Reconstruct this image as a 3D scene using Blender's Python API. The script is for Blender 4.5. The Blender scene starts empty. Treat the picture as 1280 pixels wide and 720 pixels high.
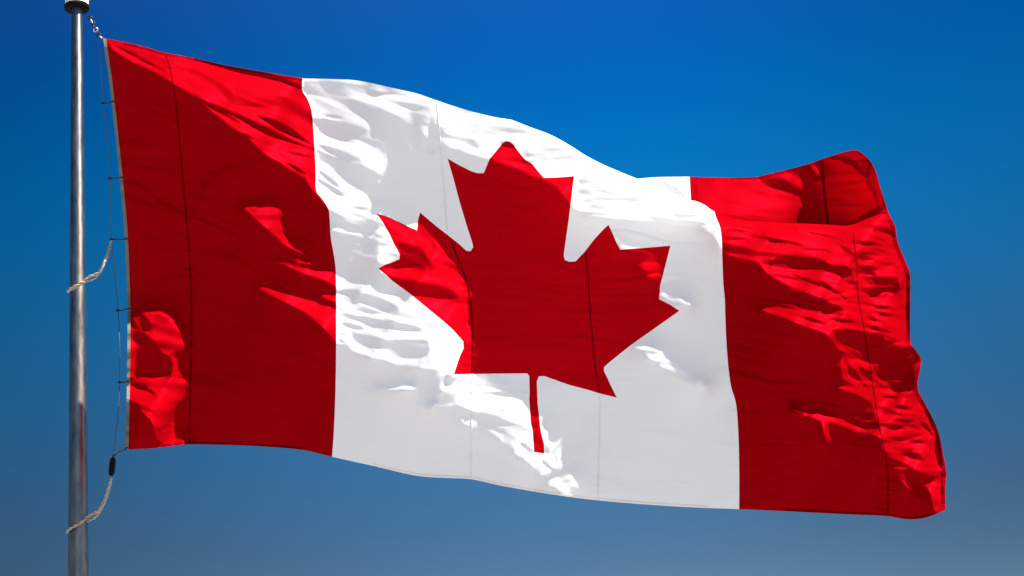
import bpy, bmesh, math, random
import numpy as np
from mathutils import Vector, Matrix, Quaternion
from mathutils.geometry import delaunay_2d_cdt

R = math.radians
random.seed(4)
rng = np.random.default_rng(7)
sc = bpy.context.scene
COL = sc.collection

# ------------------------------------------------------------------ camera
F = 2389.0                       # focal length in photo pixels (1280 wide)
DEPTH = 9.56                     # metres from the lens to the plane of the flag
PX = DEPTH / F                   # one photo pixel at the flag is 4 mm
PITCH = R(20.0)


def cam_rot(roll):
    return Matrix.Rotation(R(90) + PITCH, 3, 'X') @ Matrix.Rotation(roll, 3, 'Z')


CAM_LOC = Vector((0, 0, 1.6))


def project(M, P):
    q = M.transposed() @ (P - CAM_LOC)
    return 640 + F * q.x / -q.z, 360 - F * q.y / -q.z


def ray_point(M, x, y, z=0.0):
    Z = DEPTH - z * PX
    return CAM_LOC + M @ Vector(((x - 640) / F * Z, -(y - 360) / F * Z, -Z))


lo, hi = R(-12), R(12)           # the roll that lets the plumb pole stand as it does in the frame
for _ in range(50):
    mid = (lo + hi) / 2
    M_ = cam_rot(mid)
    P_ = ray_point(M_, 98.0, 690)
    up_ = P_ + Vector((0, 0, 2.6))
    if project(M_, up_)[0] > 96.4:
        hi = mid
    else:
        lo = mid
ROLL = (lo + hi) / 2
CM = cam_rot(ROLL)
cam_data = bpy.data.cameras.new('camera')
cam_data.lens = 36 * F / 1280
cam_data.sensor_width = 36
cam_data.clip_end = 20000
cam = bpy.data.objects.new('camera', cam_data)
COL.objects.link(cam)
cam.matrix_world = Matrix.Translation(CAM_LOC) @ CM.to_4x4()
sc.camera = cam

# ------------------------------------------------------------------ sun, sky, exposure
THETA = R(58)                    # the sun stands up and to the right, in the plane of the flag
DX, DY = math.cos(THETA), math.sin(THETA)
SUN = (CM @ Vector((DX, DY, 0))).normalized()
sun_el = math.asin(SUN.z)
sun_az = math.atan2(SUN.x, SUN.y)
sd = bpy.data.lights.new('sun', 'SUN')
sd.energy = 5.0
sd.angle = R(0.5)
sd.color = (1.0, 0.955, 0.89)
so = bpy.data.objects.new('sun', sd)
COL.objects.link(so)
so.rotation_euler = SUN.to_track_quat('Z', 'Y').to_euler()
so.location = (30, 0, 40)

w = bpy.data.worlds.new('World')
sc.world = w
w.use_nodes = True
nt = w.node_tree
nt.nodes.clear()
N = nt.nodes.new
sky = N('ShaderNodeTexSky')
sky.sky_type = 'NISHITA'
sky.sun_disc = False
sky.sun_elevation = sun_el
sky.sun_rotation = sun_az
sky.altitude = 300
sky.air_density = 1.0
sky.dust_density = 0.6
sky.ozone_density = 3.0
tc = N('ShaderNodeTexCoord')
sep = N('ShaderNodeSeparateXYZ')
nt.links.new(tc.outputs['Generated'], sep.inputs[0])
ramp = N('ShaderNodeValToRGB')   # polarised deep blue over grey-blue haze; unseen upper sky boosted as added blue fill
ramp.color_ramp.interpolation = 'B_SPLINE'
SKY_RAMP = [(0.0, (1.0, 1.0, 1.0)), (0.17, (0.28, 0.36, 0.38)), (0.24, (0.20, 0.34, 0.42)),
            (0.32, (0.06, 0.50, 0.74)), (0.40, (0.0, 0.60, 0.95)), (0.48, (0.0, 0.30, 0.85)), (0.62, (0.25, 0.6, 1.1)), (0.9, (0.65, 1.1, 1.75))]
els = ramp.color_ramp.elements
while len(els) < len(SKY_RAMP):
    els.new(0.5)
for e, (p, c) in zip(els, SKY_RAMP):
    e.position = p
    e.color = (*c, 1)
nt.links.new(sep.outputs['Z'], ramp.inputs[0])
mul = N('ShaderNodeMix')
mul.data_type = 'RGBA'
mul.blend_type = 'MULTIPLY'
mul.inputs['Factor'].default_value = 1
nt.links.new(sky.outputs[0], mul.inputs['A'])
nt.links.new(ramp.outputs[0], mul.inputs['B'])
bg = N('ShaderNodeBackground')
bg.inputs['Strength'].default_value = 0.052
side_x = N('ShaderNodeMath')      # darkens towards both sides: lens vignette painted into the sky colour
side_x.operation = 'ADD'
side_x.inputs[1].default_value = 0.5
nt.links.new(sep.outputs['X'], side_x.inputs[0])
side_ramp = N('ShaderNodeValToRGB')
side_ramp.color_ramp.interpolation = 'B_SPLINE'
els = side_ramp.color_ramp.elements
SIDE = [(0.15, 0.40), (0.30, 0.62), (0.45, 1.0), (0.58, 1.04), (0.70, 0.78), (0.85, 0.60)]
while len(els) < len(SIDE):
    els.new(0.5)
for e, (p, c) in zip(els, SIDE):
    e.position = p
    e.color = (c, c, c, 1)
nt.links.new(side_x.outputs[0], side_ramp.inputs[0])
mul2 = N('ShaderNodeMix')
mul2.data_type = 'RGBA'
mul2.blend_type = 'MULTIPLY'
mul2.inputs['Factor'].default_value = 1
nt.links.new(mul.outputs['Result'], mul2.inputs['A'])
nt.links.new(side_ramp.outputs[0], mul2.inputs['B'])
nt.links.new(mul2.outputs['Result'], bg.inputs[0])
wo = N('ShaderNodeOutputWorld')
nt.links.new(bg.outputs[0], wo.inputs[0])

sc.view_settings.view_transform = 'Standard'
sc.view_settings.look = 'None'
sc.view_settings.exposure = 1.7
sc.view_settings.gamma = 1
sc.view_settings.use_curve_mapping = False


# ------------------------------------------------------------------ helpers
def W3(x, y, z=0.0):
    return ray_point(CM, x, y, z)


def mesh_obj(name, verts, faces, mat, parent=None, smooth=True):
    me = bpy.data.meshes.new(name)
    me.from_pydata([tuple(v) for v in verts], [], faces)
    me.materials.append(mat)
    if smooth:
        me.polygons.foreach_set('use_smooth', [True] * len(me.polygons))
    me.update()
    o = bpy.data.objects.new(name, me)
    COL.objects.link(o)
    if parent is not None:
        o.parent = parent
        o.matrix_parent_inverse = Matrix.Translation(parent.location).inverted()
    return o


def empty(name, loc, label, cat, group=None):
    o = bpy.data.objects.new(name, None)
    o.empty_display_size = 0.1
    COL.objects.link(o)
    o.location = loc
    tag(o, label, cat, group)
    return o


def tag(o, label, cat, group=None):
    o['label'] = label
    o['category'] = cat
    if group:
        o['group'] = group


def catmull(pts, step):
    """smooth polyline through points of any dimension, resampled every `step`"""
    P = np.array(pts, float)
    n = len(P)
    Q = np.vstack([2 * P[0] - P[1], P, 2 * P[-1] - P[-2]])
    out = []
    for i in range(n - 1):
        a, b, c, d = Q[i:i + 4]
        k = max(2, int(np.linalg.norm(c - b) / step) + 1)
        for j in range(k):
            t = j / k
            out.append(0.5 * (2 * b + (c - a) * t + (2 * a - 5 * b + 4 * c - d) * t * t + (3 * b - a - 3 * c + d) * t ** 3))
    out.append(P[-1])
    return np.array(out)


def tube(points, radius, seg=8, caps=True):
    """verts, faces of a tube swept along 3-D points; radius may be a list"""
    pts = [Vector(p) for p in points]
    rad = radius if hasattr(radius, '__len__') else [radius] * len(pts)
    vs, fs = [], []
    prev = None
    for i, p in enumerate(pts):
        t = (pts[min(i + 1, len(pts) - 1)] - pts[max(i - 1, 0)]).normalized()
        if prev is None:
            nrm = t.orthogonal().normalized()
        else:
            nrm = (prev - t * prev.dot(t)).normalized()
        prev = nrm
        bi = t.cross(nrm)
        for k in range(seg):
            a = 2 * math.pi * k / seg
            vs.append(p + (nrm * math.cos(a) + bi * math.sin(a)) * rad[i])
    for i in range(len(pts) - 1):
        for k in range(seg):
            a, b = i * seg + k, i * seg + (k + 1) % seg
            fs.append((a, b, b + seg, a + seg))
    if caps:
        fs.append(tuple(range(seg - 1, -1, -1)))
        fs.append(tuple(range((len(pts) - 1) * seg, len(pts) * seg)))
    return vs, fs


def join(parts):
    vs, fs = [], []
    for v, f in parts:
        o = len(vs)
        vs += list(v)
        fs += [tuple(i + o for i in q) for q in f]
    return vs, fs


def lathe(profile, centre, seg=48):
    """profile of (radius, height) turned about a vertical axis through centre"""
    vs, fs = [], []
    for r, h in profile:
        for k in range(seg):
            a = 2 * math.pi * k / seg
            vs.append(Vector((centre[0] + r * math.cos(a), centre[1] + r * math.sin(a), h)))
    for i in range(len(profile) - 1):
        for k in range(seg):
            a, b = i * seg + k, i * seg + (k + 1) % seg
            fs.append((a, b, b + seg, a + seg))
    return vs, fs


# ------------------------------------------------------------------ materials
def new_mat(name):
    m = bpy.data.materials.new(name)
    m.use_nodes = True
    m.node_tree.nodes.clear()
    return m, m.node_tree.nodes.new, m.node_tree.links.new


def cloth_mat(name, col, trans_col, trans=0.35, sheen=0.05, rough=0.45, var=0.06, sheen_col=(1, 1, 1)):
    """thin woven nylon: some light goes through it, a little comes off it as sheen"""
    m, n, l = new_mat(name)
    out = n('ShaderNodeOutputMaterial')
    tcn = n('ShaderNodeTexCoord')
    noise = n('ShaderNodeTexNoise')
    noise.inputs['Scale'].default_value = 2.2
    noise.inputs['Detail'].default_value = 5
    l(tcn.outputs['Object'], noise.inputs['Vector'])
    mp = n('ShaderNodeMapRange')
    mp.inputs['To Min'].default_value = 1 - var
    mp.inputs['To Max'].default_value = 1 + var
    l(noise.outputs['Fac'], mp.inputs['Value'])
    cols = []
    for c in (col, trans_col):
        mx = n('ShaderNodeMix')
        mx.data_type = 'RGBA'
        mx.blend_type = 'MULTIPLY'
        mx.inputs['Factor'].default_value = 1
        mx.inputs['A'].default_value = (*c, 1)
        l(mp.outputs[0], mx.inputs['B'])
        cols.append(mx.outputs['Result'])
    # weave: fine thread relief
    wv = n('ShaderNodeTexNoise')
    wv.inputs['Scale'].default_value = 90
    wv.inputs['Detail'].default_value = 3
    l(tcn.outputs['Object'], wv.inputs['Vector'])
    bump = n('ShaderNodeBump')
    bump.inputs['Strength'].default_value = 0.12
    bump.inputs['Distance'].default_value = 0.004
    l(wv.outputs['Fac'], bump.inputs['Height'])
    df = n('ShaderNodeBsdfDiffuse')
    l(cols[0], df.inputs['Color'])
    l(bump.outputs[0], df.inputs['Normal'])
    tr = n('ShaderNodeBsdfTranslucent')
    l(cols[1], tr.inputs['Color'])
    l(bump.outputs[0], tr.inputs['Normal'])
    mix = n('ShaderNodeMixShader')
    mix.inputs[0].default_value = trans
    l(df.outputs[0], mix.inputs[1])
    l(tr.outputs[0], mix.inputs[2])
    gl = n('ShaderNodeBsdfGlossy')
    gl.inputs['Roughness'].default_value = rough
    gl.inputs['Color'].default_value = (*sheen_col, 1)
    l(bump.outputs[0], gl.inputs['Normal'])
    mix2 = n('ShaderNodeMixShader')
    mix2.inputs[0].default_value = sheen
    l(mix.outputs[0], mix2.inputs[1])
    l(gl.outputs[0], mix2.inputs[2])
    l(mix2.outputs[0], out.inputs[0])
    return m


def solid_mat(name, col, rough=0.6, metal=0.0, var=0.12, scale=30, bump=0.1, aniso=None, coat=0.0):
    m, n, l = new_mat(name)
    out = n('ShaderNodeOutputMaterial')
    p = n('ShaderNodeBsdfPrincipled')
    tcn = n('ShaderNodeTexCoord')
    mapn = n('ShaderNodeMapping')
    if aniso:
        mapn.inputs['Scale'].default_value = aniso
    l(tcn.outputs['Object'], mapn.inputs[0])
    noise = n('ShaderNodeTexNoise')
    noise.inputs['Scale'].default_value = scale
    noise.inputs['Detail'].default_value = 6
    l(mapn.outputs[0], noise.inputs['Vector'])
    mp = n('ShaderNodeMapRange')
    mp.inputs['To Min'].default_value = 1 - var
    mp.inputs['To Max'].default_value = 1 + var
    l(noise.outputs['Fac'], mp.inputs['Value'])
    mx = n('ShaderNodeMix')
    mx.data_type = 'RGBA'
    mx.blend_type = 'MULTIPLY'
    mx.inputs['Factor'].default_value = 1
    mx.inputs['A'].default_value = (*col, 1)
    l(mp.outputs[0], mx.inputs['B'])
    l(mx.outputs['Result'], p.inputs['Base Color'])
    mr = n('ShaderNodeMapRange')
    mr.inputs['To Min'].default_value = max(0.03, rough - 0.1)
    mr.inputs['To Max'].default_value = rough + 0.1
    l(noise.outputs['Fac'], mr.inputs['Value'])
    l(mr.outputs[0], p.inputs['Roughness'])
    p.inputs['Metallic'].default_value = metal
    p.inputs['Coat Weight'].default_value = coat
    p.inputs['Coat Roughness'].default_value = 0.12
    if rough > 0.9:
        p.inputs['Specular IOR Level'].default_value = 0.1
    b = n('ShaderNodeBump')
    b.inputs['Strength'].default_value = bump
    b.inputs['Distance'].default_value = 0.002
    l(noise.outputs['Fac'], b.inputs['Height'])
    l(b.outputs[0], p.inputs['Normal'])
    l(p.outputs[0], out.inputs[0])
    return m


RED = cloth_mat('red_nylon', (0.28, 0.0004, 0.003), (0.33, 0.0002, 0.002), trans=0.30, sheen=0.02, sheen_col=(1, 0.006, 0.04))
WHITE = cloth_mat('white_nylon', (0.88, 0.89, 0.92), (0.90, 0.89, 0.89), trans=0.42, sheen=0.03, var=0.02)
LEAF_GLOW_RED = cloth_mat('leaf_red_nylon_glow', (0.44, 0.0005, 0.005), (0.52, 0.0003, 0.004), trans=0.40, sheen=0.02, sheen_col=(1, 0.008, 0.04))  # brighter than the panels' red: backlit glow put into the leaf colour
RED_SEAM = cloth_mat('red_double_seam', (0.13, 0.0004, 0.002), (0.15, 0.0004, 0.002), trans=0.10, sheen=0.01, sheen_col=(1, 0.01, 0.04))
WHITE_SEAM = cloth_mat('white_double_seam', (0.80, 0.80, 0.82), (0.76, 0.75, 0.75), trans=0.36, sheen=0.02)
CANVAS = solid_mat('canvas_tape', (0.13, 0.12, 0.10), 0.9, scale=60)
STEEL = solid_mat('brushed_aluminium', (0.33, 0.29, 0.25), 0.31, metal=1.0, var=0.5, scale=5, bump=0.08, aniso=(7, 7, 1.6), coat=0.3)
DARK = solid_mat('dark_metal', (0.02, 0.02, 0.022), 0.45, metal=0.6)
BLACK = solid_mat('black_rubber', (0.004, 0.004, 0.004), 0.95)
WHITEPAINT = solid_mat('white_enamel', (0.78, 0.77, 0.74), 0.35, var=0.05)
ROPE = solid_mat('beige_rope', (0.36, 0.30, 0.235), 0.9, var=0.35, scale=120, bump=0.4)
CHAIN = solid_mat('galvanised_links', (0.55, 0.55, 0.55), 0.35, metal=1.0)
CABLE = solid_mat('dark_cable', (0.03, 0.03, 0.035), 0.55)
GROUND = solid_mat('dry_pale_paving', (0.285, 0.268, 0.245), 0.9, var=0.2, scale=0.6)

# ------------------------------------------------------------------ ground (gives the bounce light)
gv, gf = [], []
NG = 64
gv.append(Vector((0, 0, 0)))
for k in range(NG):
    gv.append(Vector((4000 * math.cos(2 * math.pi * k / NG), 4000 * math.sin(2 * math.pi * k / NG), 0)))
for k in range(NG):
    gf.append((0, 1 + k, 1 + (k + 1) % NG))
g = mesh_obj('ground', gv, gf, GROUND, smooth=False)
g['kind'] = 'structure'

# ================================================================== THE FLAG
# Everything below is laid out in cloth coordinates: the front sheet lies as it is
# seen from the lens, the part rolled back over the fold is unrolled above the fold line.
CREST = np.array([(640, 150), (664, 159.5), (688, 168.5), (711, 181), (734, 195.5), (760, 208.5), (795, 223), (820, 233), (845, 243.5),
                  (862, 250), (868, 251.2), (875, 253.4), (882, 257), (890, 263), (905, 269.5), (930, 275), (970, 278), (1010, 279.5), (1043, 281),
                  (1060, 279), (1075, 275), (1090, 270.5), (1111, 267)], float)
FT = np.array([  # fold table: cloth x, unrolled height, far edge x, far edge y, back-tuck
    (640, 0.0, 640, 150, 0), (700, 12, 701, 178, 0.1), (757, 30, 752, 211, 0.4), (795, 45, 778, 226, 0.8),
    (820, 55, 792, 224, 1), (845, 62, 815, 221.8, 1), (862, 68, 832, 221.2, 1), (880, 72, 849, 221, 1), (893, 75, 862, 221, 1),
    (930, 82, 904, 222, 1), (960, 85, 943, 221.3, 1), (970, 86, 955, 219, 1), (1010, 92, 1003, 207, 1), (1032, 98, 1030, 198, 0.95),
    (1050, 102, 1052, 191, 0.8), (1068, 100, 1071, 188, 0.6), (1085, 86, 1087, 200, 0.35), (1100, 68, 1095, 215, 0.1),
    (1111, 52, 1099, 230, 0.0)], float)


FT = catmull(FT, 8)


CREST = catmull(CREST, 5)


def crest_y(x):
    return np.interp(x, CREST[:, 0], CREST[:, 1])


TOP_LEFT = [(132, 48), (155, 52.5), (177, 57.5), (207, 66), (237, 71.5), (280, 81), (318, 88), (343, 92), (378, 97.8), (390, 98.2),
            (420, 99), (441, 100), (460, 103), (480, 107.5), (500, 112), (522, 117), (547, 126), (578, 136), (600, 142), (620, 146.5), (640, 150)]
FLAP_TOP = [(x, crest_y(x) - h) for x, h in zip(FT[1:, 0], FT[1:, 1])]
LEECH = [(1111, 267), (1119, 283), (1122, 302), (1132, 327), (1137.5, 342), (1138, 360), (1137.8, 390), (1137.8, 410), (1139, 430), (1150, 445),
         (1151, 457), (1147.5, 475), (1148, 488), (1155, 502), (1167, 525), (1173, 540), (1177, 557), (1181.7, 582), (1183, 594),
         (1181.7, 612), (1182, 637)]
BOTTOM = [(1182, 637), (1169, 643), (1153, 648), (1133, 649), (1107, 645), (1060, 643), (1040, 642), (980, 639), (924, 636.5), (884, 635), (844, 633),
          (800, 630), (761, 626.7), (730, 623.5), (700, 619.5), (671, 615), (626, 607), (589, 599), (560, 597.5), (520, 594.5), (467, 582.5),
          (415, 571), (378, 562.5), (340, 559), (298, 556.7), (240, 555.5), (227, 556), (195, 560), (160, 562)]
HOIST = [(160, 562), (161, 520), (162, 460), (162.5, 400), (162, 365), (158.5, 285), (150.5, 200), (140.5, 108), (136.5, 80), (132, 48)]
EDGE_L = [(378, 97.8), (378, 113), (384, 123), (389, 136), (391, 152), (393, 180), (394.7, 213), (395, 237), (400, 245), (410, 260), (412, 273), (413.5, 297),
          (418, 323), (420, 345), (420.3, 400), (420, 450), (419, 500), (417, 545), (415, 571)]
EDGE_R = [(893, 265), (894.5, 270.5), (897, 276.5), (899.7, 283), (902, 297), (903, 327), (904, 352), (906, 375), (906.6, 395), (908.5, 436), (913, 479), (920, 505), (923, 544),
          (924, 590), (924, 636.5)]
LEAF = [(633, 176), (638, 177.5), (642, 181), (646, 187), (651, 193), (657, 200), (666, 205.5), (674, 215.5), (680, 222.3), (698, 221.6), (717.8, 220), (715.5, 237),
        (711.5, 270), (707.5, 298), (704.6, 319), (706, 325), (712, 327.3), (719.6, 326.5), (731, 314.5), (742, 300), (753, 288), (760.5, 281), (764.5, 289), (770, 302), (775.5, 312),
        (795, 310.6), (815.5, 309), (838, 307), (833, 327), (829, 342), (825, 358), (824, 374), (838, 381), (849, 388.5), (836.6, 397.5), (821, 408.5), (787, 432.5),
        (761, 453.5), (755, 459), (755, 464), (759, 472), (764, 483), (771, 497), (750, 492), (734, 487), (713, 481.6), (697, 476), (680, 470), (673.5, 470.5),
        (671, 477), (672, 503), (674.8, 529), (676.5, 541), (680, 555.5), (680.3, 567), (667.6, 565), (666, 540), (663.5, 528), (661.5, 500), (662, 490), (661.5, 470), (659, 466.7),
        (620, 467), (567, 468), (574.5, 446), (579.6, 435), (579, 427), (567, 413), (553, 400.5), (531, 382.5), (511, 366), (491, 351.5), (483, 344), (473, 335.7),
        (481, 331), (490, 328), (499.5, 324), (499.5, 317.5), (492, 304), (486.5, 292), (478, 277), (470, 266.5), (485, 271), (500, 278), (512, 284), (521.5, 288),
        (522.5, 275), (525, 265.5), (545, 282.5), (560, 294), (575, 306), (583, 313.5), (588, 314), (591.5, 309), (590, 302), (584, 284), (575, 254), (567, 224), (559.5, 198),
        (574, 206.5), (588, 213.5), (597, 216.5), (604.8, 216.3), (612, 198.5), (620, 189), (628, 179)]

class Crease(list):
    pass


class Half(list):
    pass


# ---- the folds: where the cloth turns its face to the sun ------------------------------
# each lit patch is a slope of the cloth that climbs towards us going away from the sun
LIT = [
    # hoist band, top
    [(128, 44), (155, 48), (207, 60), (240, 68), (318, 84), (378, 94), (378, 113), (384, 123), (391, 152), (394, 180), (396, 237), (411, 262), (408, 262), (398, 248), (387, 234), (383, 222),
     (366, 213), (347, 205), (327, 190), (310, 174), (290, 160), (267, 141), (246, 124), (227, 111), (213, 103), (190, 90), (162, 77), (140, 62)],
    [(304, 261.5), (333, 262), (348, 266), (350, 279), (354, 290), (363, 304), (372, 311), (384, 317.5), (371, 315), (358, 308), (345, 297), (330, 285), (316, 273)],
    [(352, 329), (372, 335), (395, 337), (420, 339), (420, 360), (410, 353), (395, 347), (378, 343), (365, 337)],
    [(368, 327), (387, 327.5), (391, 331), (372, 330)],
    [(321, 360.5), (333, 360), (350, 366), (370, 373), (392, 379), (410, 385), (421, 388), (421, 432), (410, 418), (395, 403), (378, 390), (360, 381), (340, 371)],
    [(402, 369.5), (420, 369), (420, 377), (410, 375)],
    # hoist corner
    Half([(177, 391), (200, 391), (210, 396), (219, 405), (226, 414), (231, 424), (232, 440), (218, 440), (213, 447), (203, 444), (196, 434), (190, 417), (186, 402)]),
    Half([(164, 394), (170, 399), (180, 409), (196, 423), (197, 434), (185, 421), (170, 408)]),
    Half([(161, 402), (166, 412), (169, 440), (171, 472), (161, 472)]),
    [(213, 445), (222, 451), (223, 460), (228, 470), (214, 471), (217, 456)],
    [(160, 478), (195, 475), (218, 473), (232, 476), (232, 492), (228, 501), (218, 509), (216.5, 527), (216, 549), (231, 551), (229, 560), (212, 562), (192, 562), (204, 555), (194, 549),
     (191.5, 535), (187, 525), (177, 518), (173, 510), (160, 500)],
    # white, left
    [(378, 92), (441, 95), (460, 98), (522, 111), (580, 130), (640, 145), (735, 190), (800, 219), (862, 246), (880, 253), (893, 263), (900, 280), (903, 300), (903, 322), (899, 309), (890, 296), (880, 287), (868, 278), (855, 273),
     (826, 273), (795, 276), (760, 273), (732, 270), (722, 266), (714, 258), (700, 239), (688, 229), (668, 221), (649, 211), (630, 203), (615, 199), (600, 197), (580, 191), (560, 184), (545, 178), (527, 167), (513, 155), (497, 145),
     (473, 134), (450, 127), (422, 123), (463, 120), (492, 117.5), (463, 108.5), (440, 104), (400, 102.5), (380, 102)],
    [(384, 119), (400, 122), (420, 128), (440, 137), (450, 145), (457, 152), (461, 162), (462, 172), (470, 177), (474, 185), (477, 195), (478, 212), (476, 220), (468, 214), (452, 206), (430, 199), (405, 192), (394, 186), (390, 150)],
    [(394, 190), (398, 202), (408, 206), (420, 217), (432, 228), (447, 237), (462, 243), (459, 254), (464, 262), (475, 268), (482, 280), (462, 276), (440, 273), (420, 268), (411, 262), (403, 250), (394, 240)],
    Half([(413, 286), (440, 289), (470, 296), (484, 298), (470, 301), (440, 295), (414, 291)]),
    Half([(430, 311), (460, 318), (480, 325), (455, 320)]),
    [(420, 343), (431, 348), (443, 356), (455, 358), (475, 364), (500, 367), (513, 367), (531, 382), (553, 400), (567, 413), (579, 426), (580, 436), (574, 446), (566, 470), (556, 463), (535, 461), (500, 456), (470, 449), (440, 441), (420, 432)],
    # leaf, left lobe
    [(470, 266), (490, 272), (507, 281), (520, 287), (530, 297), (540, 306.5), (553, 321.5), (565, 338), (574, 353), (581, 362), (583.6, 372), (585, 395), (588, 426), (590, 470), (566, 470), (574, 446), (580, 435), (579, 427), (567, 413), (531, 382), (473, 336)],
    # fan below the leaf
    [(576, 469), (592, 470), (613, 475), (629, 484), (639, 500), (651, 512), (659, 526), (664, 537), (674, 536), (680, 556), (684, 563), (697, 582), (710, 592), (721, 608), (717, 610), (707, 603), (714, 621), (705, 618), (692, 609), (679, 599), (665, 583),
     (647, 565), (623, 551), (602, 541), (586, 534), (576, 529), (570, 503), (568, 482)],
    Half([(470, 487), (530, 486), (570, 489), (570, 491), (530, 489)]),
    Half([(522, 506), (570, 505), (571, 512), (540, 509)]),
    # sliver right of the leaf
    [(792, 434), (807, 434), (819, 438), (829, 445), (840.5, 454), (852, 464.5), (868, 475), (885, 482), (882, 486), (868, 480.5), (852, 473), (836, 466), (823, 456), (811, 447), (801, 439)],
    [(762, 283), (775, 295), (797, 303), (820, 308), (776, 312), (769, 302)],
    Half([(811, 316), (824, 327), (827, 344), (822, 356), (810, 345), (798, 332)]),
    [(826, 359), (838, 369), (866, 383), (846, 380), (826, 373)],
    # fly panel
    [(893, 255), (905, 262), (930, 268), (970, 271), (1043, 274), (1060, 272), (1075, 269), (1111, 258), (1122, 283), (1126, 302), (1136, 327), (1141, 342), (1141, 437), (1120, 431), (1105, 427), (1103, 417), (1083, 415), (1080, 412),
     (1075, 401), (1057, 394), (1020, 390), (1058, 391), (1057, 388), (1037, 378), (1010, 367), (990, 360), (970, 350), (957, 342), (947, 328), (923, 324), (903, 317), (912, 317.5), (945, 321), (968, 322), (945, 316), (932, 310), (902, 305)],
    [(950, 388.5), (986, 387.5), (1053, 394), (1075, 400), (1082, 415), (1060, 412), (1040, 413), (1042, 427), (1060, 440), (1075, 447), (1090, 460), (1103, 475), (1113, 484), (1120, 493), (1140, 490), (1143, 477), (1142, 463), (1146, 449), (1155, 446), (1156, 458), (1151, 476), (1150, 488), (1158, 502), (1170, 525),
     (1180, 557), (1186, 590), (1173, 590), (1148, 590), (1130, 580), (1112, 573), (1102, 561), (1100, 543), (1098, 533), (1093, 515), (1089, 505), (1077, 496), (1060, 491), (1045, 485), (1060, 484), (1074, 487), (1064, 481), (1054, 475), (1050, 465), (1053, 443), (1040, 427), (1030, 417), (1007, 410), (979, 399)],
    [(990, 511.5), (1010, 517), (1027, 520.5), (1043, 523), (1060, 528), (1083, 537), (1093, 535), (1103, 543), (1103, 549), (1083, 542.5), (1063, 537), (1040, 528), (1034, 528), (1036, 543), (1039, 551), (1032, 552.5), (1029, 542), (1026, 527), (1005, 520)],
    Half([(1122, 600), (1130, 602), (1141, 618), (1135, 613)]),
    [(1155, 607), (1167, 601), (1185, 597), (1185, 640), (1168, 643), (1165, 633), (1163, 618)],
]


def streak(p, w):
    """a thin crease: spindle polygon along p, w wide in the middle"""
    P = catmull(p, 4.0)
    T = np.gradient(P, axis=0)
    T /= np.linalg.norm(T, axis=1)[:, None]
    Nn = np.stack([-T[:, 1], T[:, 0]], 1)
    s = np.linspace(0, 1, len(P))
    h = (w / 2 * np.sin(np.pi * np.clip(s, 0.04, 0.96)) ** 0.7)[:, None]
    return Crease([tuple(q) for q in np.vstack([P + Nn * h, (P - Nn * h)[::-1]])])


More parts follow.
